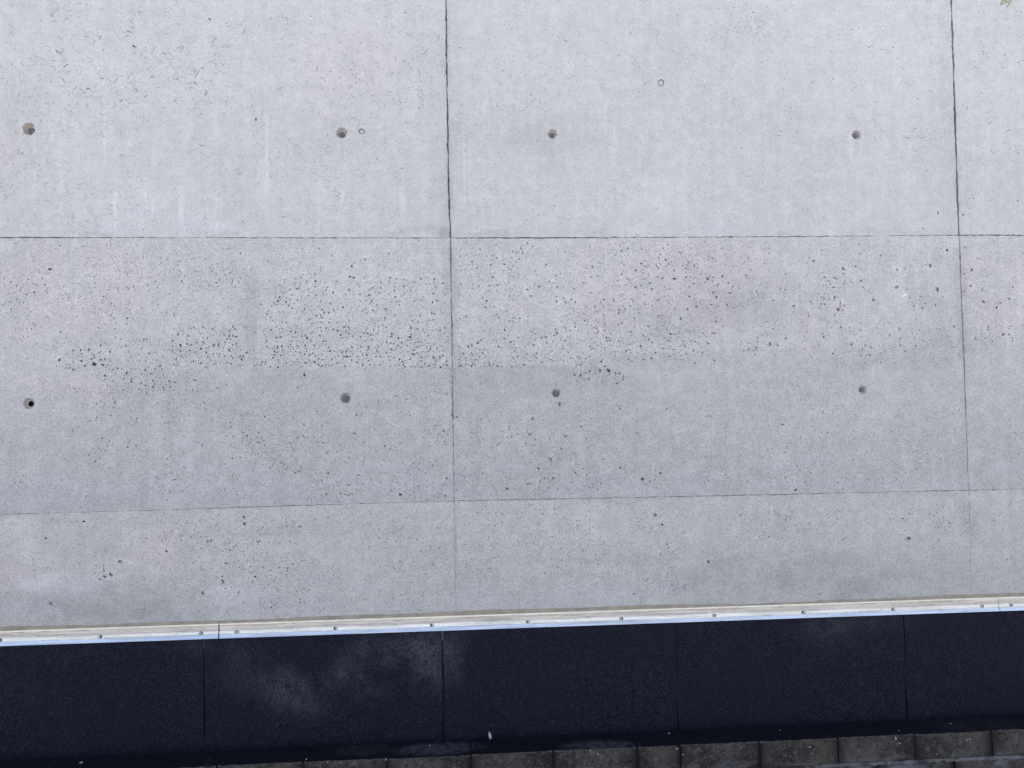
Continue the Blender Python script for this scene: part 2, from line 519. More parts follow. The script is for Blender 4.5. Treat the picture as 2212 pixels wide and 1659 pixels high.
# single large voids and spalls: u, v, r, aspect, angle(deg), depth mm
for (u, v, r, a, g, d) in [
    (108, 582, 4.0, 1.2, 20, 12), (203, 786, 5.5, 1.4, 15, 16), (222, 788, 3.5, 1.3, 40, 8), (260, 1214, 6.5, 1.25, 60, 5),
    (1962, 1163, 6.2, 1.3, 20, 8), (865, 1068, 3.6, 1.5, 20, 14), (181, 1126, 3.6, 1.2, 10, 14), (99, 1162, 3.4, 1.1, 10, 14),
    (360, 1191, 3.2, 1.0, 0, 14), (1718, 992 + 66, 3.0, 1.6, -30, 10), (1691, 917, 3.0, 1.5, 10, 9), (1163, 1012, 3.4, 1.2, 30, 8),
    (1190, 992, 3.6, 1.2, 70, 8), (1340, 1010, 3.0, 1.2, 10, 8), (1388, 1035, 4.4, 1.3, 10, 8), (528, 1131, 4.6, 1.2, 60, 7),
    (527, 1117, 4.2, 1.3, 10, 6), (648, 1137, 4.0, 1.4, 10, 6), (481, 1256, 3.6, 1.7, 70, 8), (438, 1281, 3.6, 1.7, 75, 8),
    (551, 1246, 3.0, 1.3, 10, 8), (1822, 580, 3.8, 1.5, 45, 10), (2046, 540, 3.4, 1.5, 80, 8), (2010, 574, 4.0, 2.2, 100, 5),
    (2025, 625, 5.0, 1.6, 70, 6), (1663, 742, 3.0, 2.4, 90, 9), (2124, 652, 3.6, 1.8, 30, 6), (2153, 664, 2.6, 2.4, 110, 6),
    (1560, 597, 3.4, 1.4, 60, 8), (1457, 602, 4.2, 1.2, 10, 8), (1528, 603, 4.2, 1.3, 40, 8), (1314, 800, 5.2, 1.5, 30, 9),
    (1296, 800, 4.0, 1.4, 70, 8), (1330, 806, 3.4, 1.2, 20, 8), (1208, 873, 4.6, 1.5, 100, 8), (764, 600, 3.0, 1.6, 80, 7),
    (756, 640 - 42, 3.0, 1.2, 40, 7), (741, 664, 3.0, 1.1, 40, 7), (660, 784, 3.2, 1.3, 40, 9), (658, 810, 3.8, 1.2, 90, 8),
    (1950, 790 + 330, 2.6, 1.4, 10, 9), (2026, 460, 2.6, 2.0, 90, 8), (2080, 464, 2.6, 1.3, 0, 8), (1994, 448 + 46, 2.2, 1.2, 0, 8),
    (1430, 1133, 3.0, 1.6, 35, 8), (1427, 1022, 3.0, 1.3, 10, 8), (1416, 1112, 3.4, 1.7, 30, 10), (1370, 1283, 2.6, 1.2, 10, 7),
    (1085, 1129, 2.2, 1.2, 10, 7), (240, 1242, 4.6, 1.5, 50, 7), (226, 1246, 3.6, 1.4, 20, 6), (110, 1306 - 2, 4.0, 1.4, 20, 6),
    (760, 575, 3.4, 1.3, 60, 8), (2076, 614, 7.0, 1.2, 0, 8), (553, 258, 3.0, 2.2, 95, 8), (290, 100, 3.4, 1.8, 30, 6),
    (453, 42, 3.0, 1.5, 70, 6), (1276, 516, 7.0, 2.4, 5, 9), (1060, 572, 2.8, 1.3, 60, 8), (1240, 624, 2.6, 1.6, 10, 7),
    (1470, 688, 3.0, 1.6, 60, 9), (1090, 713, 2.6, 1.6, 80, 9), (390, 746, 3.4, 1.3, 70, 9), (609, 748, 3.6, 1.4, 60, 9),
    (1012, 748, 3.0, 1.5, 80, 9), (886, 728, 3.4, 1.4, 10, 9), (1660, 1160, 2.4, 1.4, 10, 7), (1770, 1283, 2.2, 1.2, 10, 7),
    (1530, 1213, 4.0, 1.6, 50, 6), (1426, 1196, 2.8, 1.3, 70, 7), (945, 1140, 2.2, 1.4, 0, 7),
]:
    p = at(u, v)
    add_pit(p.x, p.z, r * PXM * .72, a, -math.radians(g), d / 1000)

# fields of pits: u0, v0, u1, v1, count, r min, r max, elongation, bias, depth factor
FIELDS = [
    (370, 705, 970, 793, 1700, .5, 2.5, 1.7, 'low', 1.3), (580, 600, 965, 790, 950, .6, 2.2, 1.6, 'low', 1.3),
    (0, 520, 970, 790, 950, .5, 1.7, 1.8, '', 1.1), (20, 600, 110, 735, 110, .6, 2.0, 1.6, '', 1.2),
    (120, 730, 560, 800, 330, .6, 2.4, 1.8, '', 1.2), (220, 790, 440, 850, 190, .6, 2.2, 1.8, '', 1.2),
    (985, 520, 1560, 785, 1300, .5, 2.0, 1.7, '', 1.2), (990, 730, 1140, 792, 240, .7, 2.4, 1.6, 'low', 1.3),
    (1140, 700, 1560, 782, 400, .6, 2.3, 1.6, 'low', 1.3), (1280, 590, 1560, 740, 280, .6, 2.2, 1.7, '', 1.2),
    (1240, 780, 1350, 832, 110, .7, 2.2, 1.6, '', 1.2), (1560, 520, 2068, 800, 420, .5, 1.9, 1.5, '', 1.2),
    (1690, 690, 1910, 790, 140, .5, 1.8, 1.6, '', 1.2), (2085, 515, 2230, 790, 70, .6, 2.0, 1.6, '', 1.2),
    (1600, 530, 2230, 760, 46, 1.8, 3.2, 1.6, '', 1.2), (40, 520, 500, 620, 170, .5, 1.5, 1.7, '', 1.0),
    (180, 820, 970, 1085, 760, .5, 2.0, 1.5, '', 1.3), (480, 890, 970, 1085, 200, .8, 2.5, 1.5, '', 1.3),
    (0, 830, 200, 1100, 80, .6, 1.9, 1.4, '', 1.3), (985, 870, 2085, 1060, 760, .5, 1.9, 1.5, '', 1.3),
    (985, 900, 1400, 1070, 110, .9, 2.6, 1.5, '', 1.3), (1600, 960, 2085, 1060, 190, .6, 2.0, 1.5, '', 1.3),
    (2095, 800, 2240, 1050, 80, .6, 1.9, 1.5, '', 1.3), (1180, 858, 1235, 886, 26, .6, 1.8, 1.5, '', 1.3),
    (150, 1110, 970, 1260, 430, .5, 1.9, 1.5, '', 1.2), (430, 1120, 680, 1270, 200, .6, 2.3, 1.5, '', 1.2),
    (200, 1215, 290, 1258, 60, .6, 2.1, 1.7, '', 1.1), (40, 1220, 190, 1280, 50, .5, 1.7, 1.6, '', 1.1),
    (480, 1255, 980, 1325, 190, .5, 1.9, 1.6, '', 1.1), (560, 1285, 660, 1315, 60, .6, 1.9, 1.5, '', 1.1),
    (985, 1090, 2090, 1185, 520, .5, 1.9, 1.5, '', 1.2), (985, 1170, 1480, 1285, 300, .5, 1.9, 1.5, '', 1.2),
    (1370, 1225, 1480, 1290, 110, .6, 2.2, 1.6, '', 1.1), (1480, 1190, 2090, 1270, 60, .5, 1.5, 1.4, '', 1.3),
    (2095, 1070, 2240, 1270, 60, .5, 1.9, 1.5, '', 1.3), (0, 1270, 470, 1345, 30, .5, 1.4, 1.3, '', 1.3),
    (0, 0, 965, 505, 300, .5, 1.4, 1.5, '', 1.2), (620, 0, 965, 240, 200, .5, 1.6, 1.6, '', 1.2),
    (975, 0, 2060, 505, 300, .5, 1.4, 1.6, '', 1.2), (1000, 60, 1320, 260, 80, .5, 1.4, 2.0, '', 1.2),
    (1560, 10, 2060, 240, 120, .5, 1.5, 1.8, '', 1.2), (2080, 0, 2240, 505, 80, .5, 1.6, 1.8, '', 1.2),
    (2130, 120, 2240, 270, 60, .5, 1.5, 2.4, '', .9),
]
# smooth cement film: hardly any pits here
QUIET = [(60, 1315, 330, 60), (300, 1300, 130, 38), (1790, 1235, 300, 40), (1560, 1240, 70, 30), (540, 690, 22, 120),
         (1540, 690, 90, 26), (1080, 830, 120, 26), (820, 830, 140, 24), (1660, 850, 250, 36), (1960, 860, 110, 70)]
for (u0, v0, u1, v1, cnt, r0, r1, elong, bias, df) in FIELDS:
    # pits gather in clusters
    cl = [(random.uniform(u0, u1), random.uniform(v0, v1), random.uniform(.05, .22) * (u1 - u0)) for _ in range(max(3, cnt // 36))]
    for _ in range(int(cnt * 1.75)):
        if random.random() < .68:
            c = random.choice(cl)
            s = min(c[2], 36)
            u, v = random.gauss(c[0], s * .6), random.gauss(c[1], s * .45)
            if not (u0 <= u <= u1 and v0 <= v <= v1):
                u, v = random.uniform(u0, u1), random.uniform(v0, v1)
        else:
            u, v = random.uniform(u0, u1), random.uniform(v0, v1)
        if bias == 'low':
            v = v0 + (v1 - v0) * (1 - (1 - (v - v0) / (v1 - v0)) ** 1.6)
        if any(((u - a) / c_) ** 2 + ((v - b) / d_) ** 2 < 1 and random.random() < .88 for a, b, c_, d_ in QUIET):
            continue
        r = r0 * .9 + (r1 - r0 * .9) * random.random() ** 2.5
        if v0 >= 800:
            r *= .84
        p = at(u, v)
        asp = 1.0 + (elong - 1.0) * random.random()
        ang = random.gauss(0, .6) if elong > 2 else random.uniform(0, 3.14)
        rr = r * PXM
        add_pit(p.x, p.z, rr, asp, ang, rr * random.uniform(.8, 1.9) * df)

# hairline cracks: short bent grooves, u0, v0, u1, v1, count, half width range
CRACKS = []             # list of (points, half widths, depth)
for (u0, v0, u1, v1, cnt, w0, w1) in [
    (0, 0, 440, 250, 230, .30, .85), (60, 80, 480, 225, 230, .35, 1.0), (0, 150, 330, 240, 90, .35, .9), (440, 20, 960, 250, 260, .25, .65),
    (0, 250, 960, 505, 240, .22, .55), (985, 0, 2050, 330, 420, .25, .62), (1560, 150, 2060, 330, 110, .25, .65),
    (985, 330, 2050, 505, 130, .22, .5), (2085, 0, 2230, 330, 60, .3, .8), (2110, 180, 2220, 270, 30, .4, 1.0),
    (0, 520, 440, 640, 170, .3, .75), (440, 520, 960, 700, 130, .25, .6), (985, 520, 1560, 780, 200, .25, .6),
    (1560, 520, 2060, 1050, 160, .2, .5), (0, 800, 960, 1090, 160, .2, .5), (985, 860, 1560, 1060, 100, .2, .5),
    (0, 1110, 960, 1300, 110, .2, .5), (985, 1090, 2080, 1270, 130, .2, .5),
]:
    cl = [(random.uniform(u0, u1), random.uniform(v0, v1)) for _ in range(max(3, cnt // 14))]
    for _ in range(int(cnt * .75)):
        if random.random() < .6:
            c = random.choice(cl)
            u, v = random.gauss(c[0], 26), random.gauss(c[1], 16)
        else:
            u, v = random.uniform(u0, u1), random.uniform(v0, v1)
        if not (u0 <= u <= u1 and v0 <= v <= v1):
            continue
        if any(math.hypot(u - t[0], v - t[1]) < t[2] + 12 for t in TIES) or any(math.hypot(u - t[0], v - t[1]) < 20 for t in PATCHES):
            continue
        a = random.gauss(0, .55) if random.random() < .7 else random.uniform(0, 3.14)
        p = at(u, v)
        x, z = p.x, p.z
        pts = [(x, z)]
        wid = [0.0]
        w = (w0 + (w1 - w0) * random.random() ** 2) * PXM
        for k in range(random.choice((2, 3, 3, 4))):
            L = random.uniform(2.2, 5.5) * PXM
            x += L * math.cos(a)
            z += L * math.sin(a)
            a += random.gauss(0, .55)
            pts.append((x, z))
            wid.append(w * random.uniform(.5, 1.5))
        wid[-1] = 0.0
        CRACKS.append((pts, wid, w * random.uniform(.8, 2.6)))

# ------------------------------------------------------------------ the wall
wall = empty("concrete_wall", (0, .15, -2.1))
tag(wall, "tall grey fair-faced concrete wall with formwork joints, tie holes and pitted surface", "wall")


def wpar(o):
    o.parent = wall
    o.matrix_parent_inverse = wall.matrix_basis.inverted()
    return o


from mathutils import Matrix
wall_inv = Matrix.Translation(-Vector((0, .15, -2.1)))


def child(name, verts, faces, mats, parent, mat_idx=None, smooth=False):
    """mesh given in world coordinates under a parent"""
    o = link(name, verts, faces, mats, None, mat_idx, smooth)
    o.parent = parent
    M = Matrix.Identity(4)
    q = parent
    chain = []
    while q is not None:
        chain.append(q)
        q = q.parent
    for q in reversed(chain):
        M = M @ q.matrix_parent_inverse @ q.matrix_basis
    o.matrix_parent_inverse = M.inverted()
    return o


def panel_outline(i, j):
    """outline of the panel between joints i,i+1 and j,j+1, counter-clockwise in x,z"""
    pts = []
    x00, z00 = cross(i, j)
    x10, z10 = cross(i + 1, j)
    x11, z11 = cross(i + 1, j + 1)
    x01, z01 = cross(i, j + 1)
    vis = 1 <= i <= 4 and j <= 2
    st = .010 if vis else .3
    rag = .0013 if vis else 0.0

    def seg(n):
        return [k / n for k in range(n)]
    n = max(2, int((x10 - x00) / st))
    for t in seg(n):
        x = x00 + (x10 - x00) * t
        g = h_gap(j, x)
        pts.append([x, hz(j, x) + max(.0002, g + random.gauss(0, rag * .6))])
    n = max(2, int((z11 - z10) / st))
    for t in seg(n):
        z = z10 + (z11 - z10) * t
        g = v_gap(i + 1, z)
        pts.append([vx(i + 1, z) - max(.0003, g + random.gauss(0, rag * .7)), z])
    n = max(2, int((x11 - x01) / st))
    for t in seg(n):
        x = x11 + (x01 - x11) * t
        g = h_gap(j + 1, x)
        pts.append([x, hz(j + 1, x) - max(.0002, g + random.gauss(0, rag * .6))])
    n = max(2, int((z01 - z00) / st))
    for t in seg(n):
        z = z01 + (z00 - z01) * t
        g = v_gap(i, z)
        pts.append([vx(i, z) + max(.0003, g + random.gauss(0, rag * .7)), z])
    # clean corners
    nb = max(2, int((x10 - x00) / st))
    nr = max(2, int((z11 - z10) / st))
    nt = max(2, int((x11 - x01) / st))
    c = [0, nb, nb + nr, nb + nr + nt]
    gx = [(v_gap(i, z00 + .01), h_gap(j, x00)), (-v_gap(i + 1, z10 + .01), h_gap(j, x10)),
          (-v_gap(i + 1, z11 - .01), -h_gap(j + 1, x11)), (v_gap(i, z01 - .01), -h_gap(j + 1, x01))]
    for k, (px, pz) in zip(c, ((x00, z00), (x10, z10), (x11, z11), (x01, z01))):
        s = gx[c.index(k)]
        pts[k] = [px + s[0] + math.copysign(.0006, s[0]), pz + s[1] + math.copysign(.0006, s[1])]
    return pts


KIND = ['lower', 'middle', 'upper', 'upper', 'upper']
SC = 1000.0


def build_panel(i, j, yoff):
    kind = KIND[j]
    out = panel_outline(i, j)
    xs = [p[0] for p in out]
    zs = [p[1] for p in out]
    bx0, bx1, bz0, bz1 = vx(i, zs[0]) , vx(i + 1, zs[0]), min(zs), max(zs)

    def inside(x, z, m):
        return (vx(i, z) + v_gap(i, z) + m + .002 < x < vx(i + 1, z) - v_gap(i + 1, z) - m - .002 and
                hz(j, x) + h_gap(j, x) + m + .002 < z < hz(j + 1, x) - h_gap(j + 1, x) - m - .002)
    V = [Vector((p[0] * SC, p[1] * SC)) for p in out]
    depth = {k: 0.0 for k in range(len(V))}
    F = [list(range(len(V)))]
    hole_faces = set()
    pit_faces = set()
    dep = [0.0] * len(V)
    circ = []
    for c in CIRCLES:
        if inside(c[1], c[2], c[3]):
            n = 28
            b = len(V)
            jit = [random.uniform(.90, 1.10) for _ in range(n)]
            ring = []
            for k in range(n):
                a = 2 * math.pi * k / n
                q = (c[1] + c[3] * jit[k] * math.cos(a), c[2] + c[3] * jit[k] * math.sin(a))
                ring.append(q)
                V.append(Vector((q[0] * SC, q[1] * SC)))
                dep.append(0.0)
            hole_faces.add(len(F))
            F.append(list(range(b, b + n)))
            circ.append((c, ring))
    for (x, z, r, asp, ang, d) in PITS:
        if not inside(x, z, r * asp):
            continue
        big = r > .0025
        n = 9 if big else 6
        b = len(V)
        ca, sa = math.cos(ang), math.sin(ang)
        rad = [random.uniform(.55, 1.28) for _ in range(n)]
        inner = []
        for k in range(n):
            a = 2 * math.pi * (k + random.uniform(-.18, .18)) / n
            lx, lz = r * asp * rad[k] * math.cos(a), r * rad[k] * math.sin(a)
            V.append(Vector(((x + lx * ca - lz * sa) * SC, (z + lx * sa + lz * ca) * SC)))
            dep.append(0.0)
            inner.append((lx * .62, lz * .62))
        dark = random.random() < (.85 if asp < 2 else .5) or big  # picks hollows whose shade is put into a darker colour
        if dark:
            pit_faces.add(len(F))
        F.append(list(range(b, b + n)))
        if big or asp > 2:
            b2 = len(V)
            for lx, lz in inner:
                V.append(Vector(((x + lx * ca - lz * sa) * SC, (z + lx * sa + lz * ca) * SC)))
                dep.append(d * random.uniform(.7, 1.0))
            if dark:
                pit_faces.add(len(F))
            F.append(list(range(b2, b2 + n)))
        else:
            V.append(Vector((x * SC, z * SC)))
            dep.append(d)
    for (pts, wid, d) in CRACKS:
        if not all(inside(px, pz, .003) for px, pz in pts):
            continue
        left, right, mid = [], [], []
        for k in range(1, len(pts) - 1):
            tx, tz = pts[k + 1][0] - pts[k - 1][0], pts[k + 1][1] - pts[k - 1][1]
            L = math.hypot(tx, tz)
            nx_, nz_ = -tz / L * wid[k], tx / L * wid[k]
            left.append((pts[k][0] + nx_, pts[k][1] + nz_))
            right.append((pts[k][0] - nx_, pts[k][1] - nz_))
            mid.append(pts[k])
        loop = [pts[0]] + right + [pts[-1]] + left[::-1]
        b = len(V)
        for q in loop:
            V.append(Vector((q[0] * SC, q[1] * SC)))
            dep.append(0.0)
        if random.random() < .35:
            pit_faces.add(len(F))
        F.append(list(range(b, b + len(loop))))
        for q in mid:
            V.append(Vector((q[0] * SC, q[1] * SC)))
            dep.append(d)
    ov, oe, of, iv, ie, inf = delaunay_2d_cdt(V, [], F, 1, 1e-4)
    d_out = [max((dep[q] for q in iv[k]), default=0.0) for k in range(len(ov))]
    verts = [(p[0] / SC, yoff + d_out[k], p[1] / SC) for k, p in enumerate(ov)]
    faces, mi = [], []
    for f, src in zip(of, inf):
        s = set(src)
        if s & hole_faces:
            continue
        a, b_, c_ = (ov[q] for q in f[:3])
        area = (b_[0] - a[0]) * (c_[1] - a[1]) - (b_[1] - a[1]) * (c_[0] - a[0])
        f = list(f) if area > 0 else list(reversed(f))
        faces.append(f)
        mi.append(1 if s & pit_faces else 0)
    # sides of the panel
    m = len(out)
    b = len(verts)
    for p in out:
        verts.append((p[0], yoff, p[1]))
    for p in out:
        verts.append((p[0], .03, p[1]))
    for k in range(m):
        k2 = (k + 1) % m
        faces.append([b + k, b + m + k, b + m + k2, b + k2])
        mi.append(0)
    pan = child("concrete_panel", verts, faces, list(MAT[kind]), wall, mi)
    for (c, ring) in circ:
        typ, cx, cz, cr, ex = c
        if typ == 'tie':
            rp, dp, sh, kd = ex
            n = len(ring)
            px, pz = cx + sh[0], cz + sh[1]
            cv, cf = [], []
            prof = [(1.0, 0.0), (.90, .30), (.80, .85), (.74, 1.0)]
            for (s, dd) in prof:
                for q in ring:
                    w = dd * .8
                    cv.append((cx + sh[0] * w + (q[0] - cx) * s, yoff + dp * dd, cz + sh[1] * w + (q[1] - cz) * s))
            for a in range(len(prof) - 1):
                for k in range(n):
                    k2 = (k + 1) % n
                    cf.append([a * n + k, a * n + k2, (a + 1) * n + k2, (a + 1) * n + k])
            if kd == 'plug':
                cf.append([3 * n + k for k in range(n)])
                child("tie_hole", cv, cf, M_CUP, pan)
                hv, hf = [], []
                nn = 14
                jj = [random.uniform(.93, 1.05) for _ in range(nn)]
                for (s, yy) in ((1.0, dp + .001), (1.0, dp - .0035), (.86, dp - .0045)):
                    for k in range(nn):
                        a = 2 * math.pi * k / nn + .2
                        hv.append((px + rp * s * jj[k] * math.cos(a), yoff + yy, pz + rp * s * jj[k] * math.sin(a)))
                for a in range(2):
                    for k in range(nn):
                        k2 = (k + 1) % nn
                        hf.append([a * nn + k, a * nn + k2, (a + 1) * nn + k2, (a + 1) * nn + k])
                hf.append([2 * nn + k for k in range(nn)])
                child("hole_plug", hv, hf, M_PLUG, pan)
            else:
                # open hole: sleeve that goes on into the wall
                s0 = rp / cr
                last = [3 * n + k for k in range(n)]
                b = len(cv)
                for q in ring:
                    cv.append((px + (q[0] - cx) * s0, yoff + dp * .9, pz + (q[1] - cz) * s0))
                for k in range(n):
                    k2 = (k + 1) % n
                    cf.append([last[k], last[k2], b + k2, b + k])
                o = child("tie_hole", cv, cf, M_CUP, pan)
                tag(o, "open tie hole without a plug, black inside")
                hv, hf = [], []
                for yy in (dp * .9, .028):
                    for q in ring:
                        hv.append((px + (q[0] - cx) * s0, yoff + yy, pz + (q[1] - cz) * s0))
                for k in range(n):
                    k2 = (k + 1) % n
                    hf.append([k, k2, n + k2, n + k])
                hf.append([n + k for k in range(n)])
                child("hole_bore", hv, hf, M_HOLE, pan)
        else:
            n = len(ring)
            cv, cf = [], []
            for (s, dd) in ((1.0, 0.0), (.97, .006), (.80, .0055), (.76, .0012), (.5, .0006)):
                for q in ring:
                    cv.append((cx + (q[0] - cx) * s, yoff + dd, cz + (q[1] - cz) * s))
            mi2 = []
            for a in range(4):
                for k in range(n):
                    k2 = (k + 1) % n
                    cf.append([a * n + k, a * n + k2, (a + 1) * n + k2, (a + 1) * n + k])
                    mi2.append(1 if a < 3 else 0)
            cf.append([4 * n + k for k in range(n)])
            mi2.append(0)
            child("filled_hole", cv, cf, [M_PATCHMORTAR, M_JOINT], pan, mi2)
    return pan


for j in range(len(Z_LIST) - 1):
    for i in range(len(X_LIST) - 1):
        yo = {0: .0, 1: .0, 2: .0}.get(j, .0) + random.uniform(-.0005, .0005)
        build_panel(i, j, yo)

# grout lying back in the joints
def joint_strip(pts_depth, vertical, mat):
    vv, ff = [], []
    for (x, z, d) in pts_depth:
        w = .008
        a = (x - w, d, z) if vertical else (x, d, z - w)
        b = (x + w, d, z) if vertical else (x, d, z + w)
        vv += [a, b]
    for k in range(len(pts_depth) - 1):
        q = 2 * k
        ff.append([q, q + 1, q + 3, q + 2] if vertical else [q, q + 2, q + 3, q + 1])
    return child("joint_grout", vv, ff, mat, wall)


def walk(lo, n, base, amp, spikes=.0):
    out, d = [], base
    for _ in range(n):
        d += random.gauss(0, amp)
        d = min(max(d, lo), base * 2.2)
        d += (base - d) * .15
        out.append(d)
    return out


for i in range(1, len(X_LIST) - 1):
    for (z0, z1, base, amp, mat) in ((0.0, 2.7, .006, .0016, M_JOINT), (-.9, 0.0, .0026, .0018, M_JOINT_MID), (ZB, -.9, .0012, .0008, M_JOINT_PALE)):
        n = max(8, int((z1 - z0) / .012))
        ds = walk(.0004, n + 1, base, amp)
        joint_strip([(vx(i, z0 + (z1 - z0) * k / n), z0 + (z1 - z0) * k / n, ds[k]) for k in range(n + 1)], True, mat)
for j in range(1, len(Z_LIST) - 1):
    base, amp, mat = ((.0020, .0012, M_JOINT_MID), (.0030, .0016, M_JOINT))[j - 1] if j <= 2 else (.006, .001, M_JOINT)
    n = 900
    ds = walk(.0003, n + 1, base, amp)
    joint_strip([(-5.39 + 10.78 * k / n, hz(j, -5.39 + 10.78 * k / n), ds[k]) for k in range(n + 1)], False, mat)


def box(x0, x1, y0, y1, z0, z1):
    v = [(x0, y0, z0), (x1, y0, z0), (x1, y1, z0), (x0, y1, z0), (x0, y0, z1), (x1, y0, z1), (x1, y1, z1), (x0, y1, z1)]
    f = [(0, 1, 5, 4), (1, 2, 6, 5), (2, 3, 7, 6), (3, 0, 4, 7), (4, 5, 6, 7), (3, 2, 1, 0)]
    return v, f


v, f = box(-5.4, 5.4, .031, .33, -2.3, 2.7)
child("wall_core", v, f, M_CORE, wall)

# ------------------------------------------------------------------ ground
GZ = -2.12
def ground_material():
    M = NM("paving", .9, .2)
    n = M.noise(.8, 5, .6)
    c = M.mix(M.ramp(n, .3, .7), (.33, .325, .315), (.42, .41, .395))
    c = M.mix(M.ramp(M.noise(60, 3), .35, .65), c, (.36, .35, .335))
    M.bump(M.noise(80, 4), .3, .004)
    return M.color(c)


g = link("ground", [(-150, -150, GZ), (150, -150, GZ), (150, 150, GZ), (-150, 150, GZ)], [(0, 1, 2, 3)], ground_material())
tag(g, kind="structure")

# ------------------------------------------------------------------ metal bars
def metal():
    M = NM("brushed_aluminium", .30, .5, 1.0)
    n = M.noise(4, 4, .6, stretch=(1, 1, 22))
    c = M.mix(M.ramp(n, .38, .62), (.62, .612, .60), (.80, .79, .775))
    r = M.ramp(M.noise(3, 4, .6, stretch=(2, 1, 30)), .3, .7, .22, .40)
    M.put(M.b.inputs["Roughness"], r)
    M.bump(M.noise(3, 3, .6, stretch=(4, 40, 300)), .05, .0005)
    return M.color(c)


M_METAL = metal()
M_LIP = simple("lip_cream", (.86, .82, .68), .08, 30, rough=.45, spec=.4, bump=.1)  # yellowed lip, with the sunlit ground's reflection put into the colour
M_SCREW = simple("screw_steel", (.42, .43, .44), .15, 200, rough=.38, spec=.5, metallic=1.0, bump=0)
M_SLOT = simple("slot_shadow", (.04, .04, .045), .1, 60)
M_SEAL = simple("sealant_tan", (.30, .265, .20), .2, 18, rough=.7)

BZ = -1.322             # lower edge of the bar
# profile: y, z above BZ (mm); each run is one facet
RUNS = {
    'rail': [(-1.0, -.2), (-12.4, 0.0), (-6.6, 11.2), (-4.4, 11.6), (-4.4, 12.6), (-7.0, 12.8), (-5.0, 22.8), (-3.2, 23.0), (-3.4, 24.9), (-5.6, 25.3), (-6.8, 40.2), (-3.8, 40.7)],
    'lip': [(-3.0, 38.6), (-4.2, 41.6), (-7.4, 41.9), (-7.0, 45.6), (-5.0, 46.4), (-2.0, 46.2)],
}


def extrude(prof, x0, x1, n=1):
    vv, ff = [], []
    m = len(prof)
    for k in range(n + 1):
        x = x0 + (x1 - x0) * k / n
        for (y, z) in prof:
            vv.append((x, y / 1000, BZ + z / 1000))
    for k in range(n):
        for q in range(m - 1):
            a, b = k * m + q, (k + 1) * m + q
            ff.append([a, a + 1, b + 1, b])
    ff.append([q for q in range(m)])
    ff.append([n * m + q for q in reversed(range(m))])
    return vv, ff


XJ1 = at(474, 1361).x
XJ2 = at(2155, 1306).x
SCREWS = [(0, 1381), (216, 1373), (434, 1363.5), (511.7, 1360.5), (725, 1353), (933, 1346), (1140.7, 1337), (1342, 1331), (1542.3, 1325.5),
          (1735.7, 1319), (1929.4, 1313.5), (2121, 1307), (2185, 1304.5)]
SX = [at(u, v, -.006).x for u, v in SCREWS]
step = .324
SX = [SX[0] - step * k for k in range(1, 9)] + SX + [SX[-1] + step * k for k in range(1, 10)]


def screw_mesh():
    vv, ff = [], []
    n = 16
    prof = [(1.0, 0.0), (1.0, -1.0), (.86, -1.8), (.62, -2.1), (.46, -2.1), (.42, -1.2)]
    R = 4.4
    for (s, y) in prof:
        for k in range(n):
            a = 2 * math.pi * k / n
            vv.append((R * s * math.cos(a) / 1000, y / 1000, R * s * math.sin(a) / 1000))
    for a in range(len(prof) - 1):
        for k in range(n):
            k2 = (k + 1) % n
            ff.append([a * n + k, (a + 1) * n + k, (a + 1) * n + k2, a * n + k2][::-1])
    ff.append([5 * n + k for k in range(n)])
    me = bpy.data.meshes.new("screw")
    me.from_pydata(vv, [], ff)
    me.materials.append(M_SCREW)
    return me


def slot_mesh():
    vv = []
    n = 10
    R, L = 4.9, 2.2
    for side in (1, -1):
        for k in range(n + 1):
            a = -math.pi / 2 + math.pi * k / n + (0 if side > 0 else math.pi)
            vv.append(((side * L + R * math.cos(a)) / 1000, -.0004, R * math.sin(a) / 1000))
    me = bpy.data.meshes.new("slot_hole")
    me.from_pydata(vv, [], [list(range(len(vv)))])
    me.materials.append(M_SLOT)
    return me


ME_SCREW, ME_SLOT = screw_mesh(), slot_mesh()
TILT = math.atan2(2.0, 10.0)


def bar(x0, x1, label):
    root = empty("flashing_bar", ((x0 + x1) / 2, 0, BZ))
    tag(root, label, "metal bar", "aluminium clamping bars along the wall foot")
    v, f = extrude(RUNS['rail'], x0, x1)
    child("rail", v, f, M_METAL, root)
    v, f = extrude(RUNS['lip'], x0, x1)
    child("top_lip", v, f, M_LIP, root)
    for sx in SX:
        if x0 < sx < x1:
            z = BZ + .0176
            y = -.0060
            sh = random.uniform(.0006, .0032) * random.choice((1, 1, -1))
            for me, nm, dx in ((ME_SLOT, "slot_hole", 0.0), (ME_SCREW, "screw", sh)):
                o = bpy.data.objects.new(nm, me)
                COL.objects.link(o)
                o.parent = root
                o.location = Vector((sx + dx, y, z)) - root.location
                o.rotation_euler = (TILT * -1, random.uniform(0, 0) if nm == "slot_hole" else random.uniform(0, 3), 0)
                o.rotation_euler = (-TILT, 0, 0)
    return root


bar(-5.4, XJ1 - .0016, "aluminium bar running out of the left edge of the photo")
bar(XJ1 + .0021, XJ2 - .0010, "long middle aluminium bar between the two butt joints, with eight screws or more")
bar(XJ2 + .0010, 5.4, "short visible end of aluminium bar at the right edge of the photo")

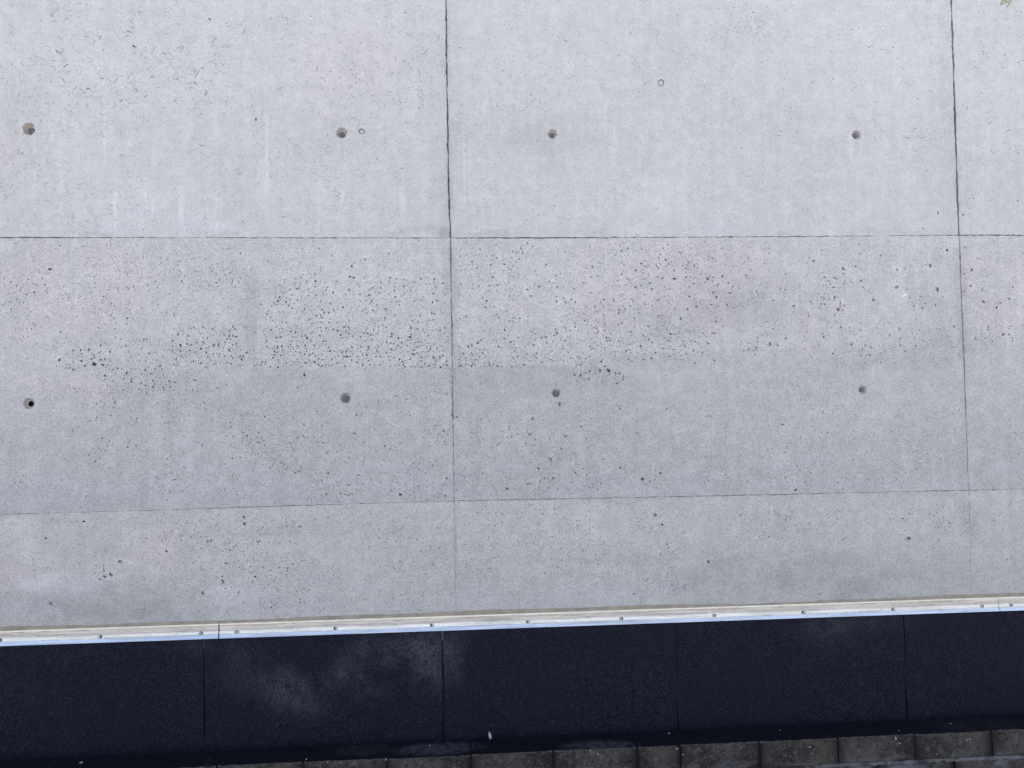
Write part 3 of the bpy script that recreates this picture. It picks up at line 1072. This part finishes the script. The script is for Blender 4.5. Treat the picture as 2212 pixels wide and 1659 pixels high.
# sealant above the bar
vv, ff = [], []
n = 520
for k in range(n + 1):
    x = -3.6 + 7.6 * k / n
    up = .0108 + .0022 * math.sin(x * 3.1 + 1) + .0012 * math.sin(x * 11.7) + random.gauss(0, .0007)
    if .95 < x < 1.25:
        up -= .004
    zt = BZ + .0468
    for (y, z) in ((-.0005, zt + up), (-.0018, zt + up * .8), (-.0044, zt + up * .35), (-.0052, zt + .0004), (-.003, zt - .002)):
        vv.append((x, y + random.gauss(0, .0002), z))
for k in range(n):
    for q in range(4):
        a, b = k * 5 + q, (k + 1) * 5 + q
        ff.append([a, a + 1, b + 1, b])
o = link("sealant_strip", vv, ff, M_SEAL, None, None, True)
tag(o, "tan bead of sealant smeared between the concrete wall and the aluminium bar", "sealant")

# ------------------------------------------------------------------ black sheets
DUST = [(610, 1485, 62, 40, .8), (660, 1520, 60, 40, .5), (745, 1455, 46, 26, .8), (850, 1400, 110, 34, .7), (930, 1430, 50, 70, .9),
        (985, 1420, 24, 70, .5), (800, 1490, 50, 30, .3), (1790, 1365, 70, 36, .35), (1850, 1345, 120, 20, .35),
        (430, 1400, 60, 26, .25), (520, 1440, 60, 60, .35)]


def sheet_material():
    M = NM("black_bitumen", .7, .14)
    w = M.warped(.10, 9.0)
    base = M.mix(M.noise(2.5, 4, .6), (.0044, .0060, .0135), (.0085, .0098, .0185))
    d = None
    for u, v, ru, rv, a in DUST:
        bl = M.math('MULTIPLY', M.blob(*px_blob(u, v, ru, rv), w, soft=.95), a)
        d = bl if d is None else M.math('ADD', d, bl)
    grain = M.noise(240, 3, .7)
    grain_v = M.noise(150, 3, .7, stretch=(1.6, 1, .7))
    d = M.math('MULTIPLY', M.math('MINIMUM', d, 1.0), M.ramp(grain_v, .30, .66))
    d = M.math('MULTIPLY', d, M.ramp(M.noise(14, 4, .6), .25, .6))
    c = M.mix(1.0, base, M.mix(M.ramp(grain, .32, .70), (.2, .2, .2), (2.4, 2.4, 2.4)), 'MULTIPLY')
    sepg = M.n("ShaderNodeSeparateColor")
    M.put(sepg.inputs[0], M.voronoi(210, out="Color", stretch=(1.25, 1, .85)))
    c = M.mix(M.math('MULTIPLY', M.ramp(sepg.outputs[1], .72, 1.0), .55), c, (.030, .031, .050))
    c = M.mix(M.math('MULTIPLY', d, .62), c, (.115, .118, .145))
    sep = M.n("ShaderNodeSeparateColor")
    M.put(sep.inputs[0], M.voronoi(230, out="Color"))
    sp = M.math('MULTIPLY', M.math('GREATER_THAN', sep.outputs[0], .982), M.math('LESS_THAN', M.voronoi(230), .38))
    c = M.mix(M.math('MULTIPLY', sp, .55), c, (.085, .085, .105))  # sparse granule glints put into the colour
    h = M.math('ADD', M.voronoi(300), M.math('MULTIPLY', M.noise(160, 4, .7), 1.4))
    M.bump(h, .75, .002)
    return M.color(c)


M_SHEET = sheet_material()
skirt = empty("membrane_skirting", (0, -.01, -1.7))
tag(skirt, "band of black gritty bitumen sheets covering the wall foot below the aluminium bar", "waterproofing")
JX = [at(440, 1500, -.012).x, at(957, 1480, -.012).x, at(1463, 1450, -.012).x, at(1957, 1440, -.012).x]
edges = [JX[0] - 1.6, JX[0] - .8] + JX + [JX[3] + .8, JX[3] + 1.6, JX[3] + 2.4]
GAPS = {2: .0015, 3: .0021, 4: .0008, 5: .0015}
for s in range(len(edges) - 1):
    x0, x1 = edges[s], edges[s + 1]
    ga, gb = GAPS.get(s, .001), GAPS.get(s + 1, .001)
    nz, nx = 36, 20
    vv, ff = [], []
    ph = random.uniform(0, 6)
    zt, zb = BZ - .0004, -1.80
    wl = [random.gauss(0, .0006) for _ in range(nz + 1)]
    wr = [random.gauss(0, .0006) for _ in range(nz + 1)]
    yo = -.0085 - random.uniform(0, .0010)
    for b in range(nz + 1):
        z = zt + (zb - zt) * b / nz
        for a in range(nx + 1):
            t = a / nx
            xx = x0 + ga + wl[b] + (x1 - gb + wr[b] - x0 - ga - wl[b]) * t
            if s >= 2:
                xx += .004 * (b / nz) * math.sin(b * .35 + s)
            curl = .0018 * (math.exp(-t / .03) + math.exp(-(1 - t) / .03))
            y = yo - .0012 * math.sin(xx * 7 + ph) * math.sin(z * 9) + curl * .5
            vv.append((xx, y, z))
    N = (nx + 1) * (nz + 1)
    for b in range(nz):
        for a in range(nx):
            q = b * (nx + 1) + a
            ff.append([q, q + nx + 1, q + nx + 2, q + 1])
    # rim going back to the wall
    rim = [a for a in range(nx + 1)] + [b * (nx + 1) + nx for b in range(1, nz + 1)] + \
          [nz * (nx + 1) + a for a in range(nx - 1, -1, -1)] + [b * (nx + 1) for b in range(nz - 1, 0, -1)]
    bb = len(vv)
    for q in rim:
        vv.append((vv[q][0], -.0002 + random.uniform(-.0001, .0001), vv[q][2]))
    for k in range(len(rim)):
        k2 = (k + 1) % len(rim)
        ff.append([rim[k], rim[k2], bb + k2, bb + k])
    child("sheet", vv, ff, M_SHEET, skirt, None, False)
M_BACK = simple("backing_black", (.006, .006, .008), .1, 20)
v, f = box(-4, 4.4, -.0028, -.0012, BZ + .0005, BZ + .0455)  # black strip added behind the bars so their joint gaps read black
child("gap_dark_strip", v, f, M_BACK, skirt)
v, f = box(-4, 4.4, .0005, .030, -1.9, ZB - .0005)
child("backing", v, f, M_BACK, skirt)

# ------------------------------------------------------------------ kerb of blocks
def block_material():
    M = NM("dirty_block", .9, .2)
    n1 = M.noise(9, 5, .65)
    n2 = M.noise(45, 5, .7)
    c = M.mix(M.ramp(n1, .35, .65), (.026, .022, .020), (.076, .067, .058))
    c = M.mix(M.ramp(n2, .48, .72), c, (.125, .113, .104))
    c = M.mix(M.math('MULTIPLY', M.ramp(M.noise(170, 3, .7), .52, .66), .5), c, (.15, .13, .115))
    c = M.mix(M.math('MULTIPLY', M.ramp(M.noise(60, 3, .7), .54, .66), .85), c, (.020, .017, .016))
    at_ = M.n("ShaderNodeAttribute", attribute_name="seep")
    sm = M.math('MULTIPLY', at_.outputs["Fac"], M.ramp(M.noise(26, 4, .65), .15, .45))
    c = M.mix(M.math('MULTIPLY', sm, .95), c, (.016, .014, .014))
    x, y, z = M.xyz()[:3]
    bloom = M.math('MULTIPLY', M.ramp(z, -1.73, -1.785), M.ramp(M.noise(11, 4, .6, stretch=(1, 1, 2)), .42, .62))
    c = M.mix(M.math('MULTIPLY', bloom, .65), c, (.20, .20, .225))
    green = M.math('MULTIPLY', M.ramp(M.noise(7, 3, .6, offset=(3, 3, 1)), .62, .75), .2)
    c = M.mix(green, c, (.07, .068, .03))
    M.bump(M.noise(120, 5, .7), .7, .003)
    return M.color(c)


def tar_material():
    M = NM("black_tar_coat", .8, .12)
    n = M.noise(6, 5, .65)
    c = M.mix(M.ramp(n, .60, .74), (.0035, .0037, .0075), (.026, .027, .036))
    n2 = M.noise(90, 3, .7)
    c = M.mix(M.math('MULTIPLY', M.ramp(n2, .66, .76), .7), c, (.035, .033, .040))
    x, y, z = M.xyz()[:3]
    # worn dusty patches that lie on a few of the blocks
    w = M.warped(.03, 25)
    for cx, cy, rx, ry, a in ((-.06, -.075, .15, .05, .9), (.46, -.105, .13, .04, .9), (-.3, -.06, .1, .05, .3), (1.75, -.08, .2, .06, .15)):
        v = M.vmath('MULTIPLY', M.vmath('SUBTRACT', w, (cx, cy, 0)), (1 / rx, 1 / ry, 0))
        d = M.ramp(M.vmath('LENGTH', v, out=1), .55, 1.15, a, 0.0)
        d = M.math('MULTIPLY', d, M.ramp(M.noise(40, 4, .65), .3, .6))
        c = M.mix(d, c, (.040, .041, .052))
    M.bump(M.noise(70, 5, .7), .8, .004)
    return M.color(c)


M_BLOCK = block_material()
M_TAR = tar_material()
M_WORN = simple("worn_edge", (.042, .040, .038), .8, 60)
M_MORTAR = simple("kerb_mortar", (.020, .018, .018), .4, 60, bump=.6)
def bed_material():
    M = NM("lime_mortar", .9, .2)
    c = M.mix(M.ramp(M.noise(5, 4, .65), .46, .58), (.035, .031, .029), (.150, .145, .150))
    c = M.mix(M.ramp(M.noise(50, 4, .7), .45, .7), c, (.05, .046, .044))
    M.bump(M.noise(90, 5, .7), .8, .003)
    return M.color(c)


M_BED = bed_material()
KT, KF, KB = -1.6805, -.132, -.020
KH = .083
kerb = empty("kerb_wall", (0, -.07, GZ))
tag(kerb, "low grimy kerb of dirty brown blocks with black tarred top along the wall foot", "kerb")


def block(x0, x1, yf, yb, z0, z1, top=True):
    """block with worn uneven arrises; long edges are cut into short steps"""
    n = max(3, int((x1 - x0) / .011))
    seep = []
    vv, ff, mi = [], [], []
    tilt = random.gauss(0, .0008)
    rows = 8
    for k in range(n + 1):
        t = k / n
        x = x0 + (x1 - x0) * t
        endr = .003 * (math.exp(-t * n / .6) + math.exp(-(1 - t) * n / .6))
        c = .0016 + abs(random.gauss(0, .0012)) + endr
        cb = .0012 + abs(random.gauss(0, .0007)) + endr
        dz = tilt * (t - .5) + random.gauss(0, .0004)
        fy = random.gauss(0, .0006)
        sec = [(yb, z0), (yb, z1 - cb + dz), (yb - cb * 1.2, z1 + dz), ((yb * 2 + yf) / 3, z1 + dz + random.gauss(0, .0005)), ((yb + yf * 2) / 3, z1 + dz + random.gauss(0, .0005)),
               (yf + c, z1 + dz), (yf + fy, z1 - c * .8 + dz), (yf + fy, (z0 + z1) / 2), (yf + fy, z0 + .003), (yf + .003, z0)]
        for (y, z) in sec:
            vv.append((x, y, z))
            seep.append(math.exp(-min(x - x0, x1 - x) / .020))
        rows = len(sec)
    m = [2, 2, 1, 1, 1, 2, 0, 0, 0]
    for k in range(n):
        for q in range(rows - 1):
            a, b = k * rows + q, (k + 1) * rows + q
            ff.append([a, a + 1, b + 1, b])
            mi.append(m[q] if top else 0)
    ff.append([q for q in reversed(range(rows))])
    mi.append(3)
    ff.append([n * rows + q for q in range(rows)])
    mi.append(3)
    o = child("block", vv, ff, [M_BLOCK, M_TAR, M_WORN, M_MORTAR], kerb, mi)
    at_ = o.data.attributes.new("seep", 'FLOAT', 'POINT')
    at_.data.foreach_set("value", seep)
    return o


KX = [-.752 - .265 * k for k in range(12, 0, -1)] + [-.752, -.487, -.222, .042, .307, .582, .722, .987, 1.252, 1.516, 1.782] + [1.782 + .265 * k for k in range(1, 12)]
KX = [.0375 + (q - .0375) * .991 for q in KX]
for a, b in zip(KX, KX[1:]):
    gl = random.uniform(.0022, .0042)
    gr = random.uniform(.0022, .0042)
    block(a + gl, b - gr, KF + random.gauss(0, .0012), KB + random.gauss(0, .0006), KT - KH, KT + random.gauss(0, .0008))
z = KT - KH
v, f = box(KX[0], KX[-1], KF + .006, KB - .004, z + .0005, KT - .010)
child("joint_mortar", v, f, M_MORTAR, kerb)
# bed joint, squeezed out unevenly
vv, ff = [], []
n = 600
for k in range(n + 1):
    x = KX[0] + (KX[-1] - KX[0]) * k / n
    o_ = KF - .001 + .003 * math.sin(x * 9) * math.sin(x * 4.3) + random.gauss(0, .0012)
    for (y, zz) in ((KB, z), (o_, z), (o_ - .001, z - .010), (KB, z - .010)):
        vv.append((x, y, zz + random.gauss(0, .0006)))
for k in range(n):
    for q in range(4):
        a, b = k * 4 + q, k * 4 + (q + 1) % 4
        ff.append([a, b, b + 4, a + 4])
child("mortar_bed", vv, ff, M_BED, kerb)
z1 = z - .0105
for c in range(3):
    zt = z1 - c * .105
    zb = max(zt - .095, GZ - .02)
    off = .13 if c % 2 == 0 else 0.0
    for a, b in zip(KX, KX[1:]):
        if b - a < .2:
            continue
        block(a + off + .005, b + off - .005, KF + random.gauss(0, .001), KB, zb, zt, False)
    if zt - .105 > GZ:
        v, f = box(KX[0], KX[-1], KF + .004, KB - .004, zb - .0095, zb - .0005)
        child("mortar_bed", v, f, M_BED, kerb)
    v, f = box(KX[0], KX[-1], KF + .008, KB - .005, zb + .0005, zt - .006)
    child("joint_mortar", v, f, M_MORTAR, kerb)

# ------------------------------------------------------------------ small litter
M_WHITE = simple("chip_white", (.46, .46, .45), .15, 200)
M_GREYCHIP = simple("chip_grey", (.25, .25, .25), .3, 200)


def on_plane_z(u, v, z):
    d = RM @ Vector(((u - 1106.0) / FOC, -(v - 829.5) / FOC, -1.0))
    return CAM_LOC + d * ((z - CAM_LOC.z) / d.z)


def pebble(name, pos, sx, sy, sz, mat, label=None, cat=None, group=None, rz=0.0, parent=None):
    vv, ff = [], []
    n = 8
    for (s, h) in ((.7, 0.0), (1.0, .35), (.85, .8), (.4, 1.0)):
        for k in range(n):
            a = 2 * math.pi * k / n
            r = s * random.uniform(.75, 1.15)
            x, y = sx * r * math.cos(a), sy * r * math.sin(a)
            vv.append((x * math.cos(rz) - y * math.sin(rz), x * math.sin(rz) + y * math.cos(rz), sz * h))
    for q in range(3):
        for k in range(n):
            k2 = (k + 1) % n
            ff.append([q * n + k, q * n + k2, (q + 1) * n + k2, (q + 1) * n + k])
    ff.append([3 * n + k for k in range(n)])
    ff.append([k for k in reversed(range(n))])
    o = link(name, vv, ff, mat)
    o.location = pos
    if label:
        tag(o, label, cat, group)
    return o


S = 2212.0 / 4032.0
GR = "pale chips lying on the black kerb top"
for (fx, fy, r, lab) in [
    (2634, 2888, 3.2, "white chip on the black kerb top just left of the short block's right joint"),
    (3070, 2874, 2.2, "tiny pale chip on the black kerb top left of the open kerb joint"),
    (3743, 2849, 2.6, "pale chip on the black kerb top at its far right"),
    (3540, 2877, 2.0, "tiny pale chip on the kerb top above the white dribble"),
    (1206, 2990, 2.6, "pale chip at the front edge of the kerb top below the dusty patch"),
    (320, 3004, 6.0, "largest pale grey chip on the kerb top at lower left of the photo"),
    (1692, 2935, 2.4, "dull pale chip on the black kerb top under the middle sheet joint"),
]:
    p = on_plane_z(fx * S, fy * S, KT + .001)
    pebble("chip", (p.x, p.y, KT + .0003), r * .001, r * .0009, r * .0007, M_WHITE if r < 5 else M_GREYCHIP, lab, "chip", GR, random.uniform(0, 3))
p = on_plane_z(1930 * S, 2893 * S, KT + .004)
vv = [(-.0035, 0, .0), (.001, -.001, .0), (.0045, -.0005, .004), (.002, .001, .014), (-.003, .0015, .024), (-.0058, .0012, .019), (-.0055, .0006, .009),
      (-.0005, -.0026, .011)]
ff = [(0, 1, 7), (1, 2, 7), (2, 3, 7), (3, 4, 7), (4, 5, 7), (5, 6, 7), (6, 0, 7)]
vv2 = vv + [(a, b + .0012, c) for a, b, c in vv]
ff2 = ff + [tuple(8 + q for q in reversed(t)) for t in ff] + [(k + 1 if k < 6 else 0, k, 8 + k, 8 + (k + 1 if k < 6 else 0)) for k in range(7)]
o = link("feather", vv2, ff2, M_WHITE)
o.location = (p.x, -.0235, KT)
tag(o, "small white feather-like scrap standing in the gap behind the kerb", "scrap")


def face_spot(fx, fy, w, h, mat):
    """paint or lime spot stuck on a block face: a thin lump of the kerb"""
    p = at(fx * S, fy * S, KF - .0015)
    n = 9
    vv, ff = [], []
    for (s, y) in ((1.0, .004), (1.0, -.0006), (.7, -.0016)):
        for k in range(n):
            a = 2 * math.pi * k / n
            r = s * random.uniform(.8, 1.15)
            vv.append((p.x + w * r * math.cos(a), KF + y - .0012, p.z + h * r * math.sin(a)))
    for q in range(2):
        for k in range(n):
            k2 = (k + 1) % n
            ff.append([q * n + k, q * n + k2, (q + 1) * n + k2, (q + 1) * n + k])
    ff.append([2 * n + k for k in range(n)])
    child("lime_spot", vv, ff, mat, kerb)


for (fx, fy, w, h) in [(2665, 2948, .0055, .006), (2690, 2972, .003, .003), (3188, 2941, .0048, .0035), (3528, 2908, .0030, .0085), (3544, 2927, .0028, .0028),
                       (3809, 2913, .0026, .0026), (3820, 2911, .0035, .0024), (3759, 2931, .0018, .0018), (2325, 2956, .0028, .003), (2355, 2970, .0026, .0036),
                       (3690, 2970, .0022, .0022), (1290, 3002, .002, .003), (1341, 3003, .0018, .003), (1520, 2992, .003, .004)]:
    face_spot(fx, fy, w * .55, h * .6, M_WHITE)

# ------------------------------------------------------------------ moss on the wall, top right
M_MOSS = simple("moss_pale", (.30, .33, .22), .35, 150, rough=.95)
vv, ff = [], []
for k in range(60):
    t = random.random()
    u = 3955 + random.gauss(0, 7) + (random.choice((-10, 12)) if t > .6 else 0)
    v_ = -60 + t * 85
    p = at(u * S, v_ * S)
    r = random.uniform(.0015, .004)
    b = len(vv)
    vv += [(p.x - r, -.0002, p.z - r), (p.x + r, -.0002, p.z - r * .8), (p.x + r * .8, -.0002, p.z + r * 1.4), (p.x - r * .9, -.0002, p.z + r * 1.5), (p.x, -.0022, p.z)]
    ff += [(b, b + 1, b + 4), (b + 1, b + 2, b + 4), (b + 2, b + 3, b + 4), (b + 3, b, b + 4)]
o = link("moss", vv, ff, M_MOSS)
tag(o, kind="stuff", label="pale green moss streak on the wall at the top right", cat="moss")
